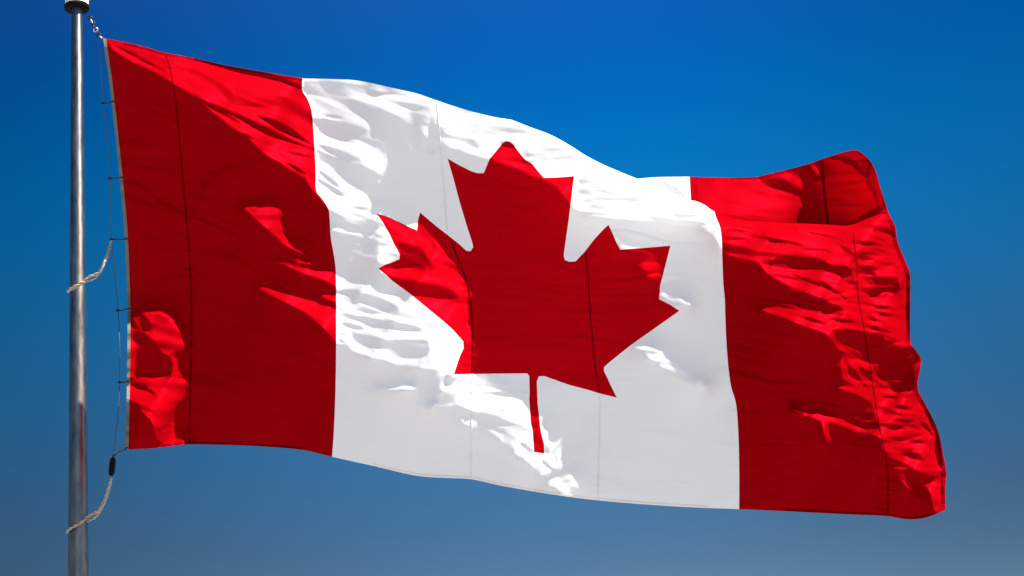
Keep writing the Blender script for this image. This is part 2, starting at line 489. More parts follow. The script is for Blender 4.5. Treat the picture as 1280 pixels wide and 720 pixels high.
SHADE = [
    streak([(137, 56), (160, 66), (183, 78), (212, 93)], 2.6),
    streak([(225, 69), (260, 78), (300, 88), (330, 94), (358, 103), (390, 117)], 6),
    streak([(240, 118), (265, 134), (288, 147), (300, 155)], 3.4),
    streak([(262, 130), (288, 142), (315, 155), (353, 173), (396, 189)], 6.5),
    streak([(322, 145), (353, 160), (388, 181)], 7),
    streak([(293, 166), (317, 174)], 2.5),
    streak([(300, 183), (325, 195), (355, 208)], 3.6),
    streak([(358, 204), (382, 219)], 4),
    streak([(355, 190), (392, 198)], 1.8),
    # corner patch
    streak([(164, 480), (178, 485), (194, 494)], 6),
    streak([(211, 505), (228, 504)], 3),
    streak([(164, 503), (176, 510)], 3),
    streak([(193, 541), (212, 533)], 2),
    # white, left
    [(380, 104), (400, 103.5), (440, 105), (463, 109), (494, 117), (463, 119.5), (422, 117.5), (408, 121), (400, 122), (383, 118)],
    streak([(402, 150), (424, 158), (447, 163), (462, 167)], 4.5),
    streak([(399, 162), (422, 173), (448, 181)], 6.5),
    streak([(395, 181), (430, 195), (456, 203)], 5),
    streak([(396, 143), (415, 146), (436, 150)], 2),
    streak([(397, 214), (410, 224), (425, 236)], 2.4),
    streak([(397, 226), (412, 234), (436, 252)], 2.4),
    streak([(420, 214), (445, 230), (470, 250)], 2.2),
    # top band creases
    streak([(500, 138), (530, 148), (575, 160)], 2.0),
    streak([(508, 147), (545, 160), (600, 171)], 2.4),
    streak([(520, 156), (560, 170), (612, 182)], 2.8),
    streak([(470, 124), (505, 131), (560, 143)], 1.6),
    streak([(540, 168), (575, 178), (612, 190)], 3.0),
    streak([(545, 142), (590, 155)], 1.5),
    streak([(722, 231), (755, 231)], 1.8),
    streak([(722, 240), (770, 240)], 1.6),
    streak([(724, 252), (765, 250), (815, 252)], 3.0),
    streak([(728, 262), (770, 263)], 1.8),
    streak([(621, 180), (633, 181), (645, 185)], 5),
    streak([(630, 199), (655, 203), (672, 214)], 2),
    # streaks left of the leaf
    [(428, 350), (455, 345), (490, 352), (512, 366), (480, 362), (455, 357), (440, 356)],
    streak([(420, 366), (438, 366), (452, 363)], 4),
    streak([(436, 369), (455, 373), (470, 378), (499, 389)], 8),
    streak([(420, 386), (450, 389), (490, 394)], 3.5),
    streak([(420, 393), (460, 402), (492, 407), (528, 414)], 8),
    streak([(421, 405), (440, 408), (462, 414)], 4),
    [(436, 413), (465, 421), (486, 424), (537, 426), (539, 440), (535, 451), (500, 449), (475, 441), (455, 434), (440, 428)],
    streak([(421, 424), (433, 430)], 3), streak([(421, 432), (440, 436)], 2.5), streak([(421, 417), (434, 421)], 2),
    streak([(510, 379), (530, 386), (548, 400)], 2), streak([(530, 452), (560, 454)], 2.5),
    # leaf lobe
    [(490, 300), (513, 306.5), (530, 311.5), (533, 320), (543, 331.5), (551, 337.5), (495, 337.2), (466, 337), (470, 331), (499, 325), (499, 313)],
    [(481, 344), (500, 347), (522, 352), (551, 356.5), (566, 362), (575, 375), (566, 375), (544, 371.5), (511, 366), (490, 352)],
    streak([(566, 414), (582, 415)], 2.2),
    streak([(525, 342), (560, 347)], 1.8),
    # fan
    streak([(592, 488), (605, 494), (632, 506)], 2.4), streak([(594, 500), (612, 507), (641, 521)], 2.6), streak([(592, 511), (615, 524), (648, 536)], 2.8),
    streak([(590, 522), (615, 535), (655, 552)], 2.6), streak([(568, 496), (588, 498)], 2), streak([(569, 510), (588, 513)], 2.4), streak([(640, 548), (668, 568), (690, 590)], 3),
    streak([(684, 582), (700, 596), (712, 606)], 2.6),
    # fly panel
    streak([(915, 279), (935, 282), (960, 287)], 3.4), streak([(903, 299), (937, 300)], 2.2), streak([(960, 301), (984, 304.5)], 3.4),
    [(902, 304.5), (932, 310), (945, 315), (965, 317), (990, 320), (1023, 323), (1037, 331), (1058, 332), (1066, 342), (1070, 353), (1072, 361), (1062, 356), (1048, 347), (1037, 342), (1028, 339), (1013, 337.5), (983, 337), (960, 333),
     (948, 327), (966, 327), (970, 322.5), (945, 320.5), (912, 317), (902, 316)],
    [(1047, 306), (1058, 310), (1067, 318), (1093, 324), (1080, 328), (1063, 319), (1053, 313)],
    streak([(1072, 335), (1085, 337), (1099, 338)], 4.5), streak([(1070, 341), (1095, 342)], 2),
    [(1074, 346), (1100, 347), (1124, 347), (1124, 371), (1113, 367), (1102, 359), (1080, 353)],
    streak([(1079, 364), (1104, 366)], 4.5),
    [(1132, 344), (1142, 342), (1142, 433), (1135, 431), (1132, 400)],
    streak([(1106, 287), (1112, 290), (1118, 297)], 4),
    streak([(1084, 396), (1100, 402)], 2.4), streak([(1081, 408), (1100, 411)], 2.6),
    streak([(1018, 391), (1040, 392.5), (1060, 394)], 2.2),
    [(1040, 413), (1070, 412), (1081, 415), (1083, 430), (1080, 447), (1060, 439), (1045, 427)],
    streak([(1056, 450), (1063, 463), (1082, 484)], 6), streak([(1068, 452), (1080, 466), (1096, 482)], 3), streak([(1088, 475), (1100, 482)], 3),
    streak([(1150, 500), (1160, 517), (1172, 545)], 5), streak([(1171, 540), (1172, 562), (1176, 586)], 7),
    streak([(1109, 535.5), (1129, 535)], 4), streak([(1107, 548), (1125, 549), (1141, 548)], 4), streak([(1150, 528), (1157, 534), (1166, 545)], 4),
    [(1109, 560), (1130, 562), (1147, 567), (1158, 578), (1140, 573), (1122, 566)],
    streak([(1176, 600), (1177, 625)], 3),
]
# crumpled cloth beside the fly seam, and the long tension lines running out to it
_r = random.Random(21)
for k in range(15):
    y_ = 290 + k * 10 + _r.uniform(-3, 3)
    x_ = 1072 + _r.uniform(-4, 26)
    SHADE.append(streak([(x_, y_), (x_ + _r.uniform(10, 16), y_ + _r.uniform(-1, 3)), (x_ + _r.uniform(20, 36), y_ + _r.uniform(0, 6))], _r.uniform(1.8, 3.8)))
for k in range(9):
    y_ = 498 + k * 9 + _r.uniform(-2, 2)
    x_ = np.interp(y_, [495, 580], [1092, 1122]) + _r.uniform(0, 25)
    SHADE.append(streak([(x_, y_), (x_ + 12, y_ + _r.uniform(-1, 3)), (x_ + _r.uniform(20, 32), y_ + _r.uniform(0, 6))], _r.uniform(1.8, 3.4)))
for (xa, ya, xb, yb, w_) in ((910, 288, 975, 294, 2.2), (925, 293, 1010, 309, 2.4), (990, 288, 1050, 300, 2.4), (1000, 312, 1045, 316, 2), (960, 343, 1010, 354, 2.2), (985, 342, 1050, 368, 2.6),
                         (1020, 349, 1062, 378, 2.4), (1030, 398, 1068, 404, 2.4), (1000, 397, 1035, 408, 2.2), (940, 277, 1000, 283, 1.8), (905, 288, 930, 291, 1.6)):
    SHADE.append(streak([(xa, ya), ((xa + xb) / 2, (ya + yb) / 2 - 1.0), (xb, yb)], w_))
LIT_BACK = [[(780, 200), (862, 205), (960, 205), (1010, 195), (1068, 180), (1100, 190), (1120, 300), (780, 300)]]
SHADE_BACK = [
    [(798, 226), (815, 225.5), (832, 227), (846, 234), (857, 245), (858, 262), (834, 262), (812, 252)],
    [(948, 223.5), (975, 223.5), (990, 231), (1004, 238), (1000, 224), (990, 217), (966, 217.5), (985, 211), (1010, 203), (1031, 198), (1062, 199), (1070, 207), (1080, 222), (1090, 238), (1094, 250), (1097, 262), (1097, 300), (997, 300), (998, 262), (1005, 260),
     (1000, 247), (983, 242), (967, 238), (955, 231)],
    streak([(900, 222.5), (940, 223), (980, 216)], 2.5),
    [(1093, 232), (1101, 240), (1106, 262), (1098, 262)],
]
RELIT_BACK = [streak([(1012, 207), (1020, 213), (1028, 224)], 7), streak([(988, 219), (996, 228), (1004, 237)], 4), streak([(1078, 226), (1090, 240), (1094, 256)], 3)]


def inside(poly, X, Y):
    P = np.array(poly, float)
    x, y = P[:, 0], P[:, 1]
    res = np.zeros(X.shape, bool)
    j = len(P) - 1
    for i in range(len(P)):
        if y[i] != y[j]:
            c = ((y[i] > Y) != (y[j] > Y)) & (X < (x[j] - x[i]) * (Y - y[i]) / (y[j] - y[i]) + x[i])
            res ^= c
        j = i
    return res


X0, Y0, NW, NH = 110, 20, 1100, 660      # photo-plane raster, 1 px


def raster(adds, subs=(), re=()):
    out = np.zeros((NH, NW), np.float32)
    for polys, val0 in ((adds, 1), (subs, 0), (re, 1)):
        for poly in polys:
            val = -1.0 if (val0 == 0 and isinstance(poly, Crease)) else 0.55 if isinstance(poly, Half) else val0
            P = np.array(poly, float)
            a = max(0, int(P[:, 0].min() - X0) - 1); b = min(NW, int(P[:, 0].max() - X0) + 2)
            c = max(0, int(P[:, 1].min() - Y0) - 1); d = min(NH, int(P[:, 1].max() - Y0) + 2)
            if b <= a or d <= c:
                continue
            cov = np.zeros((d - c, b - a), np.float32)
            for oy in (-0.33, 0, 0.33):
                for ox in (-0.33, 0, 0.33):
                    gx, gy = np.meshgrid(np.arange(a, b) + X0 + ox, np.arange(c, d) + Y0 + oy)
                    cov += inside(poly, gx, gy)
            cov /= 9
            sl = out[c:d, a:b]
            sl[:] = sl * (1 - cov) + val * cov
    return out


def blur(a, s, axis):
    k = int(3 * s) + 1
    g_ = np.exp(-0.5 * (np.arange(-k, k + 1) / s) ** 2)
    g_ /= g_.sum()
    p = [(0, 0)] * a.ndim
    p[axis] = (k, k)
    b = np.pad(a, p, mode='edge')
    out = np.zeros_like(a)
    n = a.shape[axis]
    for i, wgt in enumerate(g_):
        out += wgt * (b[i:i + n] if axis == 0 else b[:, i:i + n])
    return out


def sample(img, x, y):
    """bilinear lookup of an array at float index (column x, row y)"""
    h_, w_ = img.shape
    x = np.clip(x, 0, w_ - 1.001); y = np.clip(y, 0, h_ - 1.001)
    xi, yi = x.astype(int), y.astype(int)
    fx, fy = x - xi, y - yi
    return (img[yi, xi] * (1 - fx) * (1 - fy) + img[yi, xi + 1] * fx * (1 - fy)
            + img[yi + 1, xi] * (1 - fx) * fy + img[yi + 1, xi + 1] * fx * fy)


# sun-aligned grid: rows run away from the sun (t), columns across it (n)
STEP = 1.25
CX, CY = 655.0, 350.0
NT, NN = 920, 1000                       # grid size


def to_tn(x, y):
    dx, dy = x - CX, y - CY
    t = -(dx * DX - dy * DY)             # photo y points down
    n = dx * DY + dy * DX
    return t / STEP + NT / 2, n / STEP + NN / 2


tt, nn = np.meshgrid((np.arange(NT) - NT / 2) * STEP, (np.arange(NN) - NN / 2) * STEP, indexing='ij')
GX = CX - tt * DX + nn * DY
GY = CY + tt * DY + nn * DX

SLOPE = 0.78                             # steepness of the slopes that catch the sun


def relief(lit_img, slope_var, lean, lam_px, depth0, cap_k=0.6):
    m = sample(lit_img, GX - X0, GY - Y0) * ((GX > X0) & (GX < X0 + NW - 1) & (GY > Y0) & (GY < Y0 + NH - 1))
    m = m.astype(np.float32)
    E = np.zeros((NT, NN), np.float32)
    run = np.zeros((NT, NN), np.float32)
    cur = np.zeros(NN, np.float32)
    pend = np.zeros(NN, np.float32)
    pend_all = np.zeros((NT, NN), np.float32)
    rl = np.zeros(NN, np.float32)
    for i in range(NT):
        lat = cur
        for _ in range(4):
            lat = np.concatenate([lat[:1], 0.5 * lat[1:-1] + 0.25 * (lat[:-2] + lat[2:]), lat[-1:]])
        cur = np.where(m[i] > 0.25, np.maximum(cur, lat), cur)   # level out only within the sunlit slopes
        cur = cur + slope_var[i] * np.maximum(m[i], 0) * STEP
        crease = np.minimum(m[i], 0)
        pend = pend * 0.55 + 0.62 * crease * STEP
        pend_all[i] = pend
        rl = (rl + STEP) * np.clip(1 - 1.5 * np.abs(m[i]), 0, 1)
        E[i] = cur
        run[i] = rl
    run = blur(blur(run, 6, 1), 6, 0)
    D = (depth0 + lean * np.minimum(run, 330)).astype(np.float32)
    lam = lam_px / STEP
    lit_m = np.maximum(m, 0)
    K = lit_m * 4.8
    c0 = 1 / lam ** 2
    Esm = E + (blur(E, 5, 1) - E) * np.clip(1.6 * blur(blur(lit_m, 5, 1), 5, 0) - 0.6, 0, 1)
    base_ = blur(blur(E, 16, 1), 10, 0)
    D = np.minimum(D, cap_k * E + 1.5)   # never so far back that the sun gets behind it
    target = np.minimum(base_, E) - D
    target = blur(blur(target, 6, 1), 4, 0)
    W = E - D * (1 - lit_m)
    cap = E - 0.4 * (1 - lit_m)
    for it in range(420):
        s = np.zeros_like(W)
        s[1:-1, 1:-1] = W[:-2, 1:-1] + W[2:, 1:-1] + W[1:-1, :-2] + W[1:-1, 2:]
        W = (s + target * c0 + K * Esm) / (4 + c0 + K)
        W = np.where(m < 0.3, np.minimum(W, cap), W)
    return W + blur(blur(pend_all, 0.8, 1), 0.8, 0), m


def oriented_noise(ang, lx, ly, seed):
    """soft noise on the photo raster, stretched along direction ang"""
    r = np.random.default_rng(seed)
    gx, gy = np.meshgrid(np.arange(NW), np.arange(NH))
    ca, sa = math.cos(ang), math.sin(ang)
    u = (gx * ca + gy * sa) / lx
    v = (-gx * sa + gy * ca) / ly
    # slow warp so the creases are not ruler-straight
    wgrid = r.standard_normal((14, 20)).astype(np.float32)
    wv = sample(wgrid, gx / NW * 18, gy / NH * 12)
    v = v + 1.4 * wv
    grid = r.standard_normal((512, 256)).astype(np.float32)
    out = np.zeros((NH, NW), np.float32)
    u0, v0 = u - u.min() + 1, v - v.min() + 1
    fu, fv = u0 % 1, v0 % 1
    iu, iv = u0.astype(int), v0.astype(int)
    fu, fv = fu * fu * (3 - 2 * fu), fv * fv * (3 - 2 * fv)
    for a_ in (0, 1):
        for b_ in (0, 1):
            wgt = (fu if a_ else 1 - fu) * (fv if b_ else 1 - fv)
            out += wgt * grid[(iv + b_) % 512, (iu + a_) % 256]
    return out


front_img = raster(LIT, SHADE)
wx_, wy_ = np.meshgrid(np.arange(NW) + X0, np.arange(NH) + Y0)
on_white = ((wx_ > 425) & (wx_ < 885)).astype(np.float32)
on_white = blur(on_white, 6, 1)
front_img = front_img * (1 - on_white) + blur(blur(front_img, 2.2, 0), 2.2, 1) * on_white
back_img = raster(LIT_BACK, SHADE_BACK, RELIT_BACK)
sv = 1 + 0.16 * sample(oriented_noise(R(12), 160, 26, 5), GX - X0, GY - Y0).astype(np.float32)
el_, er_ = np.array(EDGE_L, float), np.array(EDGE_R, float)
white_zone = (GX > np.interp(GY, el_[:, 1], el_[:, 0])) & (GX < np.interp(GY, er_[:, 1], er_[:, 0]))
white_zone &= ~(inside(LEAF, GX, GY) & (GX < 592))
leaf_top = inside(LEAF, GX, GY) & (GX >= 592) & ((GY < 275) | (GY > 525) | ((GX > 780) & (GY < 365)))
steep = blur(blur(np.where(leaf_top, 0.7, np.where(white_zone, 0.235, 0.92)).astype(np.float32), 2, 0), 2, 1)
sv = np.clip(sv, 0.6, 1.4) * steep
bump_ = lambda cx, cy, sx, sy: np.exp(-((GX - cx) / sx) ** 2 - ((GY - cy) / sy) ** 2)
# how far the shaded cloth leans away from us (its back then takes the sun and glows through)
glow = 0.25 * bump_(670, 370, 150, 150)
lean = 0.10 + 0.22 * glow + 0.10 * np.clip((GX - 380) / 500, 0, 1) + 0.08 * np.clip((GY - 300) / 250, 0, 1)
depth0 = (8 + 3 * white_zone + 34 * glow).astype(np.float32)
lam_f = (20 + 12 * white_zone + 26 * glow).astype(np.float32)
lean = lean.astype(np.float32)
HF, MF = relief(front_img, sv, lean, lam_f, depth0)
HB, MB_ = relief(back_img, np.full_like(sv, 0.72), lean, 14.0, np.where(GX < 880, 1.0, 9.0).astype(np.float32), 0.5)
print('RELIEF', HF.min(), HF.max())
# level each sun line so the whole sheet keeps to the plane of the pole (does not change what is lit)
dom = ((GX > 130) & (GX < 1183) & (GY > 48 + (GX - 130) * 0.12) & (GY < 560 + (GX - 160) * 0.085)).astype(np.float32)
line = (HF * dom).sum(0) / np.maximum(dom.sum(0), 30)
line = blur(line[None, :], 14, 1)[0]
line *= np.clip(dom.sum(0) / 60, 0, 1)
line = blur(line[None, :], 10, 1)[0]
HF -= line[None, :]
HB -= line[None, :]
_hp = np.array(HOIST, float)
_t, _n = to_tn(_hp[:, 0], _hp[:, 1])
lift0 = float(sample(HF, _n, _t).mean())      # bring the hoist edge level with the pole
HF -= lift0
HB -= lift0
# fine wrinkles
wr_a = oriented_noise(R(24), 70, 5.0, 11)     # near the hoist, running down and right
wr_b = oriented_noise(R(5), 80, 4.6, 12)      # nearly level further out
wr_c = oriented_noise(R(8), 220, 34, 13)      # slow swell
wr_d = oriented_noise(R(20), 150, 13, 14)
wr_e = oriented_noise(R(3), 170, 12, 15)
wr_f = oriented_noise(R(2), 26, 4.2, 16)      # puckers beside the fly seam
gx_, gy_ = np.meshgrid(np.arange(NW) + X0, np.arange(NH) + Y0)
wt = np.clip((gx_ - 400) / 220, 0, 1)
lit_soft = np.clip(blur(blur(front_img, 3, 0), 3, 1), 0, 1)
on_w = blur(((gx_ > np.interp(gy_, el_[:, 1], el_[:, 0])) & (gx_ < 905)).astype(np.float32), 4, 1)
leaf_px = blur(inside(LEAF, gx_, gy_).astype(np.float32), 3, 1)
on_w = on_w * (1 - leaf_px)
calm = np.where(lit_soft > 0.5, 1.0 + 0.15 * on_w, 1.3 - 0.8 * on_w)
calm = blur(blur(calm.astype(np.float32), 3, 0), 3, 1)
fine = (0.50 + 0.12 * wt) * calm
pucker = np.exp(-((gx_ - np.interp(gy_, [290, 370, 450, 540, 640], [1073, 1080, 1092, 1108, 1118])) / 34) ** 2)
tug = sum(np.exp(-((gx_ - np.interp(gy_, ys_, xs_)) / 9) ** 2) for ys_, xs_ in (
    ([67, 107, 150, 230, 310, 370, 554], [207, 217, 222, 229, 236, 239, 237]),
    ([127, 225, 288, 330, 385, 466, 597], [546, 554.5, 559, 575, 589, 590, 588.5]),
    ([316, 380, 430, 490, 623], [732, 737, 741, 749, 747.5])))
patchy = 0.55 + 0.45 * np.clip(oriented_noise(R(10), 120, 60, 17), -1, 1)
WR = (wr_a * (1 - wt) + wr_b * wt) * fine * patchy + (wr_d * (1 - wt) + wr_e * wt) * (1.5 - 0.8 * on_w) * (0.75 + 0.25 * lit_soft) + 1.5 * wr_c + 1.5 * pucker * wr_f + 0.55 * tug * wr_f


def cloth(mx, my):
    """cloth coordinates -> photo position x, y and height z towards us, in photo pixels"""
    mx = np.asarray(mx, float); my = np.asarray(my, float)
    cy = crest_y(mx)
    fold = (mx > 640.5) & (my < cy - 1e-6)
    tuck = np.interp(mx, FT[:, 0], FT[:, 4], left=0)
    Hh = np.maximum(np.interp(mx, FT[:, 0], FT[:, 1], left=0), 1e-3)
    px_, py_ = np.interp(mx, FT[:, 0], FT[:, 2]), np.interp(mx, FT[:, 0], FT[:, 3])
    # roll of the fold
    rr = np.interp(mx, [600, 700, 780, 1030, 1075, 1108], [0, 9, 24, 24, 12, 0])
    dist = np.maximum(my - cy, 0)
    rs = np.maximum(rr, 1e-3)
    q = np.clip(1 - dist / rs, 0, 1)
    roll = -rs * (1 - np.sqrt(np.maximum(1 - q * q, 0)))
    roll = np.where(rr > 0.01, roll, 0)
    yf = np.where(fold, cy, my)
    t_, n_ = to_tn(mx, yf)
    zf = sample(HF, n_, t_) + sample(WR, mx - X0, yf - Y0) + roll
    # behind the fold
    tau = np.clip((cy - my) / Hh, 0, 1)
    s1 = np.clip(tau / 0.3, 0, 1)
    s2 = np.clip((tau - 0.3) / 0.7, 0, 1)
    dx_ = px_ - mx
    ex = mx + (0.3 + 0.6 * tuck) * dx_
    ey = cy + 15 * tuck + 0.3 * (1 - tuck) * (py_ - cy)
    bx = np.where(tau < 0.3, mx + (ex - mx) * s1, ex + (px_ - ex) * s2)
    by = np.where(tau < 0.3, cy + (ey - cy) * s1, ey + (py_ - ey) * s2)
    t2, n2 = to_tn(bx, by)
    zb = sample(HB, n2, t2) + np.where(bx < 870, 0.15, 0.6) * sample(WR, bx - X0, by - Y0) - 50 * tuck - rr
    sm = s1 * s1 * (3 - 2 * s1)
    zfold = zf * (1 - sm) + zb * sm
    return np.where(fold, bx, mx), np.where(fold, by, my), np.where(fold, zfold, zf)


CR = np.array(CM)


def cloth_world(mx, my, lift=0.0):
    x, y, z = cloth(mx, my)
    Z = DEPTH - (z + lift) * PX
    P = np.stack([(x - 640) / F * Z, -(y - 360) / F * Z, -Z], 1)
    return P @ CR.T + np.array(CAM_LOC)


# ---- triangulate the cloth along its seams and outlines --------------------------------
def dens(poly, step=2.4, closed=False):
    P = [np.array(p, float) for p in poly]
    if closed:
        P.append(P[0])
    out = []
    for a_, b_ in zip(P[:-1], P[1:]):
        k = max(1, int(round(np.linalg.norm(b_ - a_) / step)))
        for j in range(k):
            out.append(a_ + (b_ - a_) * j / k)
    if not closed:
        out.append(P[-1])
    return out


top_s = [tuple(p) for p in catmull(TOP_LEFT, 6)]
leech_s = [tuple(p) for p in catmull(LEECH, 5)]
bottom_s = [tuple(p) for p in catmull(BOTTOM, 6)]
hoist_s = [tuple(p) for p in catmull(HOIST, 6)]
edge_l = [tuple(p) for p in catmull(EDGE_L, 5)]
edge_r = [tuple(p) for p in catmull(EDGE_R, 5)]
outline = top_s[:-1] + [(640, 150)] + FLAP_TOP + leech_s[:-1] + bottom_s[:-1] + hoist_s[:-1]
edge_r_full = [(893, float(crest_y(893) - 75.0)), (893, 265.0)] + edge_r[1:]
pts, edges, index = [], [], {}


def add_pt(p):
    k = (round(float(p[0]), 2), round(float(p[1]), 2))
    if k not in index:
        index[k] = len(pts)
        pts.append(k)
    return index[k]


def add_chain(poly, closed=False, step=2.4):
    ids = [add_pt(p) for p in dens(poly, step, closed)]
    if closed:
        ids.append(ids[0])
    for a_, b_ in zip(ids[:-1], ids[1:]):
        if a_ != b_:
            edges.append((a_, b_))


add_chain(outline, True)
add_chain(edge_l)
add_chain(edge_r_full)
add_chain(LEAF, True, 2.0)
add_chain([tuple(p) for p in CREST])
cons = np.array(pts)
GS = 1.75
gx0, gy0 = np.meshgrid(np.arange(128, 1190, GS), np.arange(44, 655, GS))
gx0 = gx0 + (np.arange(gx0.shape[0])[:, None] % 2) * GS / 2
gp = np.stack([gx0.ravel(), gy0.ravel()], 1)
gp = gp[inside(outline, gp[:, 0], gp[:, 1])]
near = np.zeros((700, 1250), bool)
for ox in (-1, 0, 1):
    for oy in (-1, 0, 1):
        near[(cons[:, 1] + oy).astype(int), (cons[:, 0] + ox).astype(int)] = True
gp = gp[~near[gp[:, 1].astype(int), gp[:, 0].astype(int)]]
allp = [Vector(p) for p in pts] + [Vector(p) for p in gp]
V2, _, F2, _, _, _ = delaunay_2d_cdt(allp, edges, [], 0, 1e-5)
V2 = np.array([(v.x, v.y) for v in V2])
F2 = np.array([f for f in F2 if len(f) == 3])
cen = V2[F2].mean(1)
keep = inside(outline, cen[:, 0], cen[:, 1])
F2, cen = F2[keep], cen[keep]
in_leaf = inside(LEAF, cen[:, 0], cen[:, 1])
el, er = np.array(edge_l), np.array(edge_r_full)
xl = np.interp(cen[:, 1], el[:, 1], el[:, 0])
xr = np.interp(cen[:, 1], er[:, 1], er[:, 0])
part_id = np.where(in_leaf, 3, np.where(cen[:, 0] < xl, 0, np.where(cen[:, 0] > xr, 2, 1)))
V3 = cloth_world(V2[:, 0], V2[:, 1])
# shared smooth normals over the whole sheet
a_, b_, c_ = V3[F2[:, 0]], V3[F2[:, 1]], V3[F2[:, 2]]
fn = np.cross(b_ - a_, c_ - a_)
view = (np.array(CAM_LOC) - (a_ + b_ + c_) / 3)
uv_area = np.cross(V2[F2[:, 1]] - V2[F2[:, 0]], V2[F2[:, 2]] - V2[F2[:, 0]])
flip = uv_area > 0                       # cloth coordinates run clockwise on screen
F2[flip] = F2[flip][:, ::-1]
fn[flip] *= -1
VN = np.zeros_like(V3)
for k in range(3):
    np.add.at(VN, F2[:, k], fn)
VN /= np.maximum(np.linalg.norm(VN, axis=1), 1e-12)[:, None]

flag_loc = Vector(cloth_world(np.array([132.0]), np.array([48.0]))[0])
flag = empty('flag', flag_loc, 'large red and white flag with a red maple leaf, blowing out from its pole', 'flag')


def cloth_part(name, pid, mat, label=None):
    f = F2[part_id == pid]
    used, inv = np.unique(f, return_inverse=True)
    o = mesh_obj(name, V3[used], [tuple(map(int, q)) for q in inv.reshape(-1, 3)], mat, flag)
    o.data.normals_split_custom_set_from_vertices([tuple(v) for v in VN[used]])
    if label:
        o['label'] = label
    return o


cloth_part('hoist_panel', 0, RED, 'red panel along the pole side')
cloth_part('white_panel', 1, WHITE, 'white middle panel around the leaf')
cloth_part('fly_panel', 2, RED, 'red panel at the free fluttering end')
cloth_part('maple_leaf', 3, LEAF_GLOW_RED, 'red eleven pointed maple leaf')


def ribbon(name, path, width, mat, lift=0.7, step=2.5, side=0.0):
    """a sewn strip following the cloth"""
    P = catmull(path, step)
    T = np.gradient(P, axis=0)
    T /= np.linalg.norm(T, axis=1)[:, None]
    Nn = np.stack([-T[:, 1], T[:, 0]], 1)
    rows = []
    offs = (-0.5, -0.25, 0, 0.25, 0.5)
    for o_ in offs:
        Q = P + Nn * (o_ + side) * width
        rows.append(cloth_world(Q[:, 0], Q[:, 1], lift if abs(o_) < 0.4 else lift * 0.35))
    n = len(P)
    vs = np.vstack(rows)
    fs = []
    for r_ in range(len(offs) - 1):
        for i in range(n - 1):
            fs.append((r_ * n + i, r_ * n + i + 1, (r_ + 1) * n + i + 1, (r_ + 1) * n + i))
    return mesh_obj(name, vs, fs, mat, flag)


ribbon('seam', [(207, 67), (213, 85), (217, 107), (222, 150), (229, 230), (236, 310), (239, 370), (239, 430), (238, 490), (237, 554)], 2.0, RED_SEAM)
ribbon('seam', [(546, 127), (549, 160), (552, 200), (554.5, 225), (557, 262), (559, 288)], 2.0, WHITE_SEAM, 0.5)
ribbon('seam', [(564, 301), (575, 330), (585, 358), (589, 385), (590.3, 420), (590, 466)], 1.9, RED_SEAM)
ribbon('seam', [(590, 470), (589.5, 530), (588.5, 597)], 2.0, WHITE_SEAM, 0.5)
ribbon('seam', [(732, 316), (735, 345), (737, 380), (741, 430), (745, 465), (749, 490)], 1.8, RED_SEAM)
ribbon('seam', [(750, 495), (749, 560), (747.5, 623)], 2.0, WHITE_SEAM, 0.5)
ribbon('seam', [(1067, 292), (1071, 330), (1073, 370), (1080, 410), (1086, 450), (1094, 500), (1101, 540), (1107, 570), (1110, 600), (1110, 642)], 2.0, RED_SEAM)
ribbon('seam', [(1030, crest_y(1030) - 96), (1032, crest_y(1032) - 70), (1036, crest_y(1036) - 40), (1039, crest_y(1039) - 32)], 2.8, RED_SEAM)
ribbon('fly_hem', [(x - 3.0, y) for x, y in leech_s[::2][1:-1]], 5.0, RED_SEAM, 0.8)
ribbon('hem', [(x, y + 1.8) for x, y in TOP_LEFT[1:9]], 3.0, RED_SEAM, 0.6)
ribbon('hem', [(x, y - 1.8) for x, y in BOTTOM[-7:-1]], 3.0, RED_SEAM, 0.6)
ribbon('hem', [(x, y - 1.8) for x, y in BOTTOM[1:8]], 3.0, RED_SEAM, 0.6)
ribbon('hem', [(x, y - 1.8) for x, y in BOTTOM[9:21]], 3.0, WHITE_SEAM, 0.6)

# heading tape on the pole side: a folded strip of canvas with real thickness
HP = catmull(HOIST[::-1], 4)
hx, hy, hz = cloth(HP[:, 0], HP[:, 1])
hv, hf = [], []
for (ox, oz) in ((-3.2, -0.9), (0.6, -0.9), (0.6, 0.9), (-3.2, 0.9)):
    hv += [W3(x + ox, y, z + oz) for x, y, z in zip(hx, hy, hz)]
nh = len(HP)
for r_ in range(4):
    for i in range(nh - 1):
        a0, b0 = r_ * nh, ((r_ + 1) % 4) * nh
        hf.append((a0 + i, b0 + i, b0 + i + 1, a0 + i + 1))
hf += [(0, 3 * nh, 2 * nh, nh), (nh - 1, 2 * nh - 1, 3 * nh - 1, 4 * nh - 1)]
mesh_obj('heading_tape', hv, hf, CANVAS, flag, smooth=False)


def hoist_at(y):
    """photo x and height z of the tape at photo height y"""
    i = int(np.argmin(np.abs(hy - y)))
    return float(hx[i]) - 1.4, float(hz[i])


# ================================================================== FLAGPOLE
base = W3(98.0, 690)
top = base + Vector((0, 0, 2.9))
PXB = (base.x, base.y)


def pole_r(zz):
    f = (zz - base.z) / 2.72
    return PX * (12.6 - 4.4 * f)


